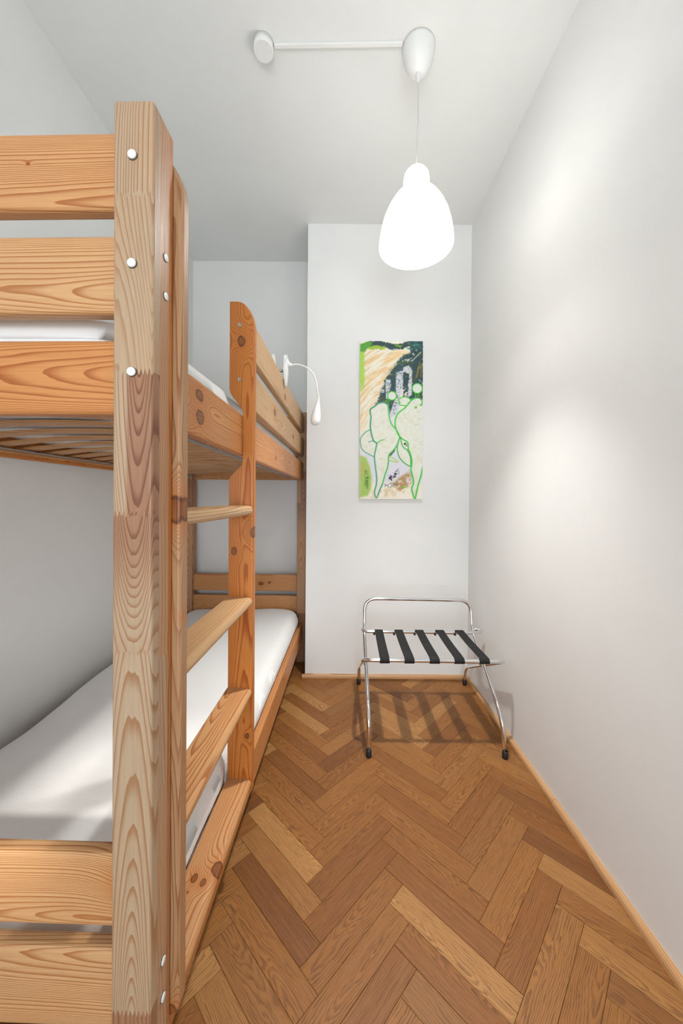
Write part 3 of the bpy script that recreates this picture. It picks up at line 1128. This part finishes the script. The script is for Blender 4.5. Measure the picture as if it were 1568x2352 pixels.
k.b.inputs['Emission Strength'].default_value = LAMP_BULB
data_obj('bulb', v, f, k.m, pend, True, Matrix.Translation((-0.0028, 0, ZB)))
# the bulb throws most of its light downwards
sp_d = bpy.data.lights.new('bulb_light', 'SPOT')
sp_d.energy = LAMP_DOWN
sp_d.color = (1.0, 0.985, 0.955)
sp_d.spot_size = math.radians(84)
sp_d.spot_blend = 1.0
sp_d.shadow_soft_size = 0.028
sp = bpy.data.objects.new('bulb_light', sp_d)
link(sp, pend)
sp.location = (-0.0028, 0, ZB + 0.056)

# ---- junction cover and cable channel on the ceiling
jc_c = Vector((-0.288, 1.274, CEIL))
v, f = lathe([(0.0, -0.030), (0.033, -0.030), (0.0345, -0.0285), (0.035, -0.001), (0.0, -0.001)], 40)
o = data_obj('junction_cover', v, f, M_white, None, False, Matrix.Translation(jc_c))
for p in o.data.polygons:
    p.use_smooth = abs(p.normal.z) < 0.5
tag(o, 'small white round junction cover on the ceiling at the end of the cable channel', 'cover')
ch0, ch1 = Vector((-0.2525, 1.277, CEIL)), Vector((0.2025, 1.268, CEIL))
Lc = (ch1 - ch0).length
chn = empty('cable_channel', (ch0 + ch1) / 2, math.atan2(ch1.y - ch0.y, ch1.x - ch0.x))
tag(chn, 'thin white straight cable channel on the ceiling between junction cover and lamp', 'cable channel')
mesh_obj('channel_base', bm_box(Lc, 0.0105, 0.003, center=(0, 0, -0.0016)), M_white, chn)
mesh_obj('channel_lid', bm_box(Lc - 0.003, 0.0125, 0.0062, 0.0012, 2, center=(0, 0, -0.0063)), M_white, chn)


# ------------------------------------------------------------------ painting on the pier
def build_painting():
    NX, NY = 158, 400
    x0, x1, y0, y1 = 150.0, 938.0, 150.0, 2145.0      # painter's units
    X, Y = np.meshgrid(np.linspace(x0, x1, NX), np.linspace(y0, y1, NY))
    rs = np.random.RandomState(3)

    def vnoise(x, y, seed):
        r = np.random.RandomState(seed).rand(64, 64)
        xi, yi = np.floor(x).astype(int), np.floor(y).astype(int)
        fx, fy = x - xi, y - yi
        fx, fy = fx * fx * (3 - 2 * fx), fy * fy * (3 - 2 * fy)
        g = lambda a, b: r[b % 64, a % 64]
        return (g(xi, yi) * (1 - fx) + g(xi + 1, yi) * fx) * (1 - fy) + (g(xi, yi + 1) * (1 - fx) + g(xi + 1, yi + 1) * fx) * fy

    def fbm(x, y, seed):
        return (vnoise(x, y, seed) + 0.5 * vnoise(2.1 * x, 2.1 * y, seed + 1) + 0.25 * vnoise(4.3 * x, 4.3 * y, seed + 2)) / 1.75
    sm = lambda v, a, b: np.clip((v - a) / (b - a), 0, 1) ** 2 * (3 - 2 * np.clip((v - a) / (b - a), 0, 1))
    img = np.zeros((NY, NX, 3)) + np.array((236, 229, 212.0))

    def lay(mask, color):
        nonlocal img
        img = img * (1 - mask[..., None]) + np.array(color, float) * mask[..., None]

    def inside(pts, soft=6.0):
        p = np.array(pts, float)
        ins = np.zeros(X.shape, bool)
        dist = np.full(X.shape, 1e9)
        for (ax_, ay), (bx, by) in zip(p, np.roll(p, -1, 0)):
            c = ((ay > Y) != (by > Y)) & (X < (bx - ax_) * (Y - ay) / (by - ay + 1e-12) + ax_)
            ins ^= c
            dist = np.minimum(dist, seg(ax_, ay, bx, by))
        sd = np.where(ins, dist, -dist)
        return sm(sd, -soft, soft)

    def seg(ax_, ay, bx, by):
        dx, dy = bx - ax_, by - ay
        t = np.clip(((X - ax_) * dx + (Y - ay) * dy) / (dx * dx + dy * dy + 1e-9), 0, 1)
        return np.hypot(X - ax_ - t * dx, Y - ay - t * dy)

    def smoothpts(pts, closed=False):
        return [(q.x, q.y) for q in catmull([(a, b, 0) for a, b in pts], 5)]

    def line(pts, w, color, soft=4.0, op=1.0):
        pts = smoothpts(pts)
        d = np.full(X.shape, 1e9)
        for (a, b), (c, e) in zip(pts[:-1], pts[1:]):
            d = np.minimum(d, seg(a, b, c, e))
        lay(op * (1 - sm(d, w / 2 - soft * 0.5, w / 2 + soft)), color)

    n_b = fbm(X / 40, Y / 40, 11)
    n_f = fbm(X / 14, Y / 14, 21)
    # sweeping ochre strokes
    R = np.hypot(X - 1150, Y - 1650)
    Th = np.arctan2(Y - 1650, X - 1150)
    st = fbm(R / 26, Th * 6, 31)
    zone = (1 - sm(X + (Y - 250) * 0.62 + 190 * (st - 0.5), 640, 960)) * sm(Y, 240, 300) * (1 - sm(Y, 1180, 1320))
    lay(sm(st, 0.38, 0.66) * zone * 0.75, (228, 188, 124))
    lay(sm(fbm(R / 12, Th * 9, 37), 0.55, 0.75) * zone * 0.5, (190, 150, 96))
    # cool lower middle
    low = sm(Y, 1450, 1600) * (1 - sm(Y, 1880, 2000))
    lay(low * 0.9, (214, 214, 226))
    # dark teal upper right and the sweep down to the left
    wav = 60 * (fbm(R / 30, Th * 7, 71) - 0.5) + 40 * (n_f - 0.5)
    X = X + wav
    dark = inside([(800, 300), (700, 330), (600, 470), (500, 600), (420, 790), (350, 945), (470, 925), (520, 1090), (600, 1080), (640, 960), (660, 760), (720, 700), (740, 880), (940, 900), (945, 150), (760, 150)], 26)
    X = X - wav
    dk = np.clip(dark * 1.4 * sm(n_b + 0.5 * n_f, 0.22, 0.6), 0, 1)
    lay(dk, (24, 66, 70))
    lay(dk * sm(n_f, 0.5, 0.7) * 0.8, (22, 40, 60))
    lay(dk * sm(fbm(X / 60, Y / 22, 51), 0.55, 0.7) * 0.7, (92, 98, 40))
    lay(sm(fbm(X / 60, Y / 25, 61), 0.45, 0.62) * inside([(690, 190), (900, 170), (920, 240), (760, 260)], 20) * 0.9, (38, 130, 120))
    for a, b, c, d in ((880, 480, 865, 600), (915, 450, 912, 600), (850, 600, 900, 420)):
        line([(a, b), ((a + c) / 2 + 3, (b + d) / 2), (c, d)], 16, (150, 118, 40), 10, 0.6)
    # scraped white strokes
    for poly in ([(600, 540), (690, 520), (692, 900), (640, 1090), (560, 1210), (520, 1090), (560, 960), (600, 860)],
                 [(690, 480), (760, 455), (805, 510), (800, 570), (690, 545)],
                 [(765, 560), (800, 560), (800, 830), (750, 860), (745, 760)],
                 [(470, 640), (525, 630), (540, 700), (520, 780), (500, 880), (475, 880)],
                 [(410, 770), (455, 755), (455, 800), (420, 800)]):
        m = inside(poly, 8)
        lay(m * (0.9 - 0.5 * sm(n_f, 0.55, 0.7)), (222, 222, 228))
    lay(inside([(690, 545), (770, 560), (745, 860), (690, 850)], 8) * sm(n_f, 0.42, 0.5), (32, 58, 50))
    lay(inside([(700, 380), (780, 370), (770, 410), (720, 410)], 8) * sm(n_f, 0.45, 0.6), (215, 215, 215))
    line([(800, 400), (860, 340), (910, 290)], 10, (190, 196, 186), 8, 0.8)
    # top border of green and teal
    wob = 40 * (n_b - 0.5) + 26 * (n_f - 0.5)
    topm = (1 - sm(np.abs(Y - (200 + 22 * np.sin(X / 75) + wob)), 26, 40)) * sm(X, 200, 250) * (1 - sm(X, 730, 800))
    lay(topm, (30, 62, 66))
    tg = (1 - sm(np.abs(Y - (230 + wob)), 14, 30)) * (1 - sm(X, 420, 500)) * sm(X, 230, 270)
    lay(tg, (150, 180, 50))
    lay(inside([(150, 190), (215, 170), (240, 160), (300, 160), (300, 190), (235, 250), (205, 290), (150, 290)], 10), (74, 150, 40))
    lay(inside([(585, 190), (680, 205), (660, 235), (590, 215)], 10), (110, 150, 40))
    # left green margin
    lay((1 - sm(X + 20 * n_b, 200, 232)) * sm(Y, 270, 300) * (1 - sm(Y, 640, 860)) * 0.9, (156, 204, 66))
    # lower left green
    lay(inside([(150, 1590), (230, 1620), (280, 1740), (300, 1880), (295, 2010), (255, 2100), (150, 2130)], 20) * 0.95, (158, 192, 84))
    lay(inside([(215, 1780), (255, 1800), (270, 1900), (250, 2020), (215, 1990)], 20) * sm(n_f, 0.35, 0.6), (84, 128, 44))
    lay(inside([(170, 1680), (215, 1690), (205, 1850), (170, 1900)], 20) * 0.6, (196, 160, 96))
    # brown foot of the picture
    lay(inside([(640, 1880), (790, 1780), (810, 1930), (700, 2060), (620, 2030), (560, 1960)], 24) * 0.9 * sm(n_b, 0.2, 0.5), (170, 130, 76))
    lay(inside([(240, 2080), (420, 2000), (620, 2010), (600, 2110), (400, 2125), (240, 2130)], 30) * 0.6 * sm(n_b, 0.3, 0.6), (208, 180, 134))
    lay(inside([(515, 1840), (560, 1850), (560, 1960), (520, 1970)], 10) * sm(n_f, 0.4, 0.55), (44, 44, 50))
    lay(inside([(560, 1820), (640, 1760), (640, 1860), (570, 1880)], 14) * sm(n_f, 0.5, 0.6), (40, 40, 48))
    lay(inside([(440, 1960), (560, 1930), (640, 1960), (560, 2000), (440, 1990)], 12) * sm(n_f, 0.45, 0.6) * 0.7, (94, 104, 130))
    lay(inside([(520, 1570), (600, 1500), (590, 1540), (530, 1610)], 8), (36, 50, 40))
    # figures
    body = (226, 228, 214)
    left_body = [(500, 950), (450, 925), (385, 935), (340, 970), (285, 1010), (280, 1060), (290, 1110), (282, 1200), (290, 1290), (320, 1400), (365, 1440),
                 (350, 1520), (335, 1600), (345, 1720), (362, 1850), (362, 1950), (340, 2040), (345, 2100), (362, 2130), (380, 2100), (400, 2040),
                 (440, 1950), (465, 1850), (495, 1760), (510, 1680), (515, 1590), (560, 1540), (610, 1480), (635, 1420), (648, 1350), (600, 1260),
                 (550, 1200), (520, 1110), (508, 1020), (500, 950)]
    thigh = [(285, 1265), (210, 1310), (165, 1370), (157, 1430), (175, 1510), (230, 1560), (330, 1610), (350, 1520), (365, 1440), (320, 1400)]
    right_body = [(840, 870), (790, 900), (720, 985), (640, 1050), (600, 1120), (592, 1200), (605, 1260), (640, 1340), (700, 1395), (750, 1430), (760, 1520),
                  (790, 1590), (805, 1680), (795, 1770), (820, 1880), (825, 1950), (805, 2010), (820, 2080), (845, 2140), (870, 2040), (890, 1950),
                  (920, 1850), (945, 1740), (945, 900), (900, 872), (840, 870)]
    back_leg = [(660, 1370), (690, 1480), (750, 1530), (785, 1610), (790, 1690), (785, 1730), (700, 1680), (640, 1600), (620, 1500), (640, 1400), (660, 1370)]
    arm = [(790, 895), (750, 860), (690, 855), (645, 880), (635, 905), (655, 925), (640, 935), (655, 955), (720, 965)]
    for poly in (back_leg, thigh, left_body, right_body, arm):
        lay(inside(poly, 4), body)
        lay(inside(poly, 4) * sm(n_b, 0.5, 0.75) * 0.5, (214, 206, 180))
        lay(inside(poly, 4) * sm(n_f, 0.6, 0.8) * 0.35, (188, 192, 186))
    G, T = (62, 186, 44), (52, 140, 110)
    for pts in (left_body, thigh[:7], right_body[:23], back_leg):      # washes along the contours
        line(pts, 10, (176, 218, 190), 26, 0.55)
    for pts, w, c in ((left_body[:11], 14, T), (left_body[10:22], 12, T), (left_body[21:], 13, (70, 180, 70)), (thigh[:7], 7, T),
                      (right_body[:11], 14, G), (right_body[10:23], 15, G), (back_leg, 11, (66, 160, 80)), (arm, 11, G),
                      ([(460, 1395), (415, 1405), (365, 1440)], 9, G), ([(260, 1425), (310, 1412), (365, 1440)], 7, T),
                      ([(900, 872), (925, 900), (930, 940), (915, 962), (908, 945)], 12, G), ([(520, 1610), (570, 1630), (628, 1670), (600, 1676), (520, 1655)], 8, (150, 200, 40)),
                      ([(870, 2040), (890, 1950), (920, 1850), (936, 1740)], 8, G), ([(680, 2000), (725, 1994)], 14, (110, 190, 40))):
        line(pts, w, c)
    for cx, cy, r, nk in ((552, 840, 54, [(470, 920), (505, 885), (495, 870)]), (868, 745, 62, [(845, 868), (850, 825), (830, 790)])):
        d = np.hypot(X - cx, Y - cy)
        lay(1 - sm(d, r - 4, r + 4), (218, 222, 212))
        lay((1 - sm(np.abs(d - r), 4, 9)), G)
        line(nk, 9, G)
    line([(500, 945), (520, 900), (535, 888)], 9, G)
    line([(872, 868), (882, 830), (895, 800)], 9, G)
    lay(1 - sm(np.hypot(X - 851, Y - 985), 13, 19), (110, 170, 60))
    lay(inside([(700, 1440), (745, 1420), (745, 1500), (720, 1490)], 6) * sm(n_f, 0.5, 0.58), (40, 40, 44))
    # weave and brush relief
    img = np.clip(img * (0.965 + 0.07 * rs.rand(NY, NX, 1)), 0, 255) / 255.0
    lin = np.where(img <= 0.04045, img / 12.92, ((img + 0.055) / 1.055) ** 2.4)
    W, H, D = 0.3655, 0.917, 0.020
    vs, fs = [], []
    for j in range(NY):
        for i in range(NX):
            vs.append(((i / (NX - 1) - 0.5) * W, -D, (0.5 - j / (NY - 1)) * H))
    idx = lambda i, j: j * NX + i
    for j in range(NY - 1):
        for i in range(NX - 1):
            fs.append((idx(i, j + 1), idx(i + 1, j + 1), idx(i + 1, j), idx(i, j)))
    b0 = len(vs)
    for dx, dz in ((-1, 1), (1, 1), (1, -1), (-1, -1)):
        vs.append((dx * W / 2, -0.0008, dz * H / 2))
    # wrapped sides of the canvas
    top = [idx(i, 0) for i in range(NX)]
    bot = [idx(i, NY - 1) for i in range(NX)]
    lef = [idx(0, j) for j in range(NY)]
    rig = [idx(NX - 1, j) for j in range(NY)]
    fs.append(tuple(top[::-1][:0] + top) + (b0 + 1, b0))
    fs.append(tuple(bot[::-1]) + (b0 + 3, b0 + 2))
    fs.append(tuple(lef[::-1]) + (b0, b0 + 3))
    fs.append(tuple(rig) + (b0 + 2, b0 + 1))
    fs.append((b0, b0 + 1, b0 + 2, b0 + 3))
    k = NT('painted_canvas')
    at = k.attr('pigment', 'GEOMETRY')
    k.put(k.b.inputs['Base Color'], at.outputs['Color'])
    k.b.inputs['Roughness'].default_value = 0.55
    co = k.node('ShaderNodeTexCoord').outputs['Object']
    k.bump(k.noise(co, 300.0, 3), 0.15, 0.0008)
    o = data_obj('canvas_painting', vs, fs, k.m)
    ca = o.data.color_attributes.new('pigment', 'FLOAT_COLOR', 'POINT')
    colr = np.ones((len(vs), 4), np.float32)
    colr[:b0, :3] = lin.reshape(-1, 3)
    colr[b0:, :3] = (0.75, 0.72, 0.64)
    ca.data.foreach_set('color', colr.ravel())
    o.location = (0.2855, PIER_Y, 1.5125)
    o.rotation_euler = (0, math.radians(-0.25), 0)
    tag(o, 'narrow unframed canvas painting of two pale figures outlined in green', 'painting')


build_painting()

# ------------------------------------------------------------------ luggage rack
rack = empty('luggage_rack', (0.39, 1.74, 0))
tag(rack, 'folding chrome luggage rack with five black straps in the far right corner', 'luggage rack')
RO = Vector((0.39, 1.74, 0))
TR = 0.0088


def rk(name, path, r=TR, mat=None, n=14):
    v, f = tube([Vector(p) - RO for p in path], r, n)
    return data_obj(name, v, f, mat or M_chrome, rack, True)


# frame with the tall back rest: its legs come forward to the front feet
ys, zs = 1.848, 0.384
pa = smooth_path([(0.1195, 1.450, 0.004), (0.1185, 1.452, 0.150), (0.1220, ys - 0.010, zs - 0.005), (0.1250, ys + 0.012, 0.534), (0.676, ys + 0.012, 0.528), (0.678, ys - 0.010, zs - 0.008),
                  (0.664, 1.452, 0.155), (0.6745, 1.448, 0.004)], [0.06, 0.06, 0.062, 0.062, 0.06, 0.06], 8)
rk('back_frame', pa)
# frame whose legs run back to the rear feet
yf, zf = 1.500, 0.3745
pb = smooth_path([(0.1060, 2.025, 0.004), (0.1075, 2.022, 0.098), (0.0975, yf, zf), (0.700, yf, zf - 0.004), (0.7125, 2.022, 0.100), (0.7085, 2.0245, 0.004)],
                 [0.05, 0.045, 0.045, 0.05], 8)
rk('seat_frame', pb)
# rear seat bar with turned-back ends
pc = smooth_path([(0.127, 1.852, 0.384), (0.109, 1.838, 0.383), (0.122, 1.810, 0.380), (0.685, 1.810, 0.376), (0.728, 1.822, 0.378), (0.706, 1.852, 0.380), (0.684, 1.852, 0.380)],
                 [0.02, 0.03, 0.045, 0.03, 0.02], 6)
rk('seat_bar', pc, 0.0084)
for x, y in ((0.1195, 1.450), (0.6745, 1.448), (0.1060, 2.025), (0.7085, 2.0245)):
    v, f = lathe([(0, 0.0), (0.0108, 0.0), (0.0118, 0.002), (0.0112, 0.028), (0.0098, 0.030), (0.0082, 0.030)], 20)
    data_obj('foot_cap', v, f, M_rubber, rack, True, Matrix.Translation(Vector((x, y, 0.0002)) - RO))
for x, y in ((0.1105, 1.730), (0.690, 1.730)):
    zz = 0.2515
    v, f = tube([(x - 0.013, y, zz), (x + 0.016, y, zz)], 0.0038, 10)
    data_obj('pivot_bolt', [tuple(Vector(p) - RO) for p in v], f, M_steel, rack, True)
# webbing straps, looped over both bars
for xf, xb in ((0.1866, 0.194), (0.2905, 0.295), (0.3966, 0.399), (0.501, 0.503), (0.606, 0.603)):
    hw, th = 0.0205, 0.0016
    yb_, zb_, rb = 1.810, 0.378, 0.0098
    path = []
    for k in range(9):                               # round the rear bar
        a = math.radians(-150 + 240 * (8 - k) / 8 - 90 + 90)
        path.append((1.0, yb_ + rb * math.cos(math.radians(-70 + 160 * k / 8)), zb_ + rb * math.sin(math.radians(-70 + 160 * k / 8))))
    for k in range(1, 8):
        u = k / 8
        path.append((1 - u, yb_ + (yf - yb_) * u, zb_ + rb + (zf - zb_ + 0.0004) * u - 0.004 * math.sin(math.pi * u)))
    rf = 0.0102
    for k in range(10):                              # round the front bar
        a = math.radians(90 + 190 * k / 9)
        path.append((0.0, yf + rf * math.cos(a), zf - 0.002 + rf * math.sin(a)))
    vs, fs = [], []
    m = len(path)
    nrm = []
    for i in range(m):
        a, b = path[max(0, i - 1)], path[min(m - 1, i + 1)]
        d = Vector((0, b[1] - a[1], b[2] - a[2])).normalized()
        nrm.append(Vector((0, d.z, -d.y)))
    for i, (u, y, z) in enumerate(path):
        xc = xf + (xb - xf) * u
        nn = nrm[i] * th
        for dx, q_ in ((-hw, 0), (hw, 0), (hw, 1), (-hw, 1)):
            vs.append((xc + dx - RO.x, y + nn.y * q_ - RO.y, z + nn.z * q_ - RO.z))
    for i in range(m - 1):
        for k in range(4):
            l = (k + 1) % 4
            fs.append((i * 4 + k, i * 4 + l, (i + 1) * 4 + l, (i + 1) * 4 + k))
    fs += [(3, 2, 1, 0), tuple(4 * (m - 1) + k for k in range(4))]
    st = data_obj('strap', vs, fs, M_strap, rack)
    bmx = st.data
    bx = bm_box(0.010, 0.012, 0.014, 0.002, 1)
    mesh_obj('strap_clip', bx, M_rubber, st, mw=Matrix.Translation((xb - hw - 0.003 - RO.x, 1.805 - RO.y, 0.371 - RO.z)))
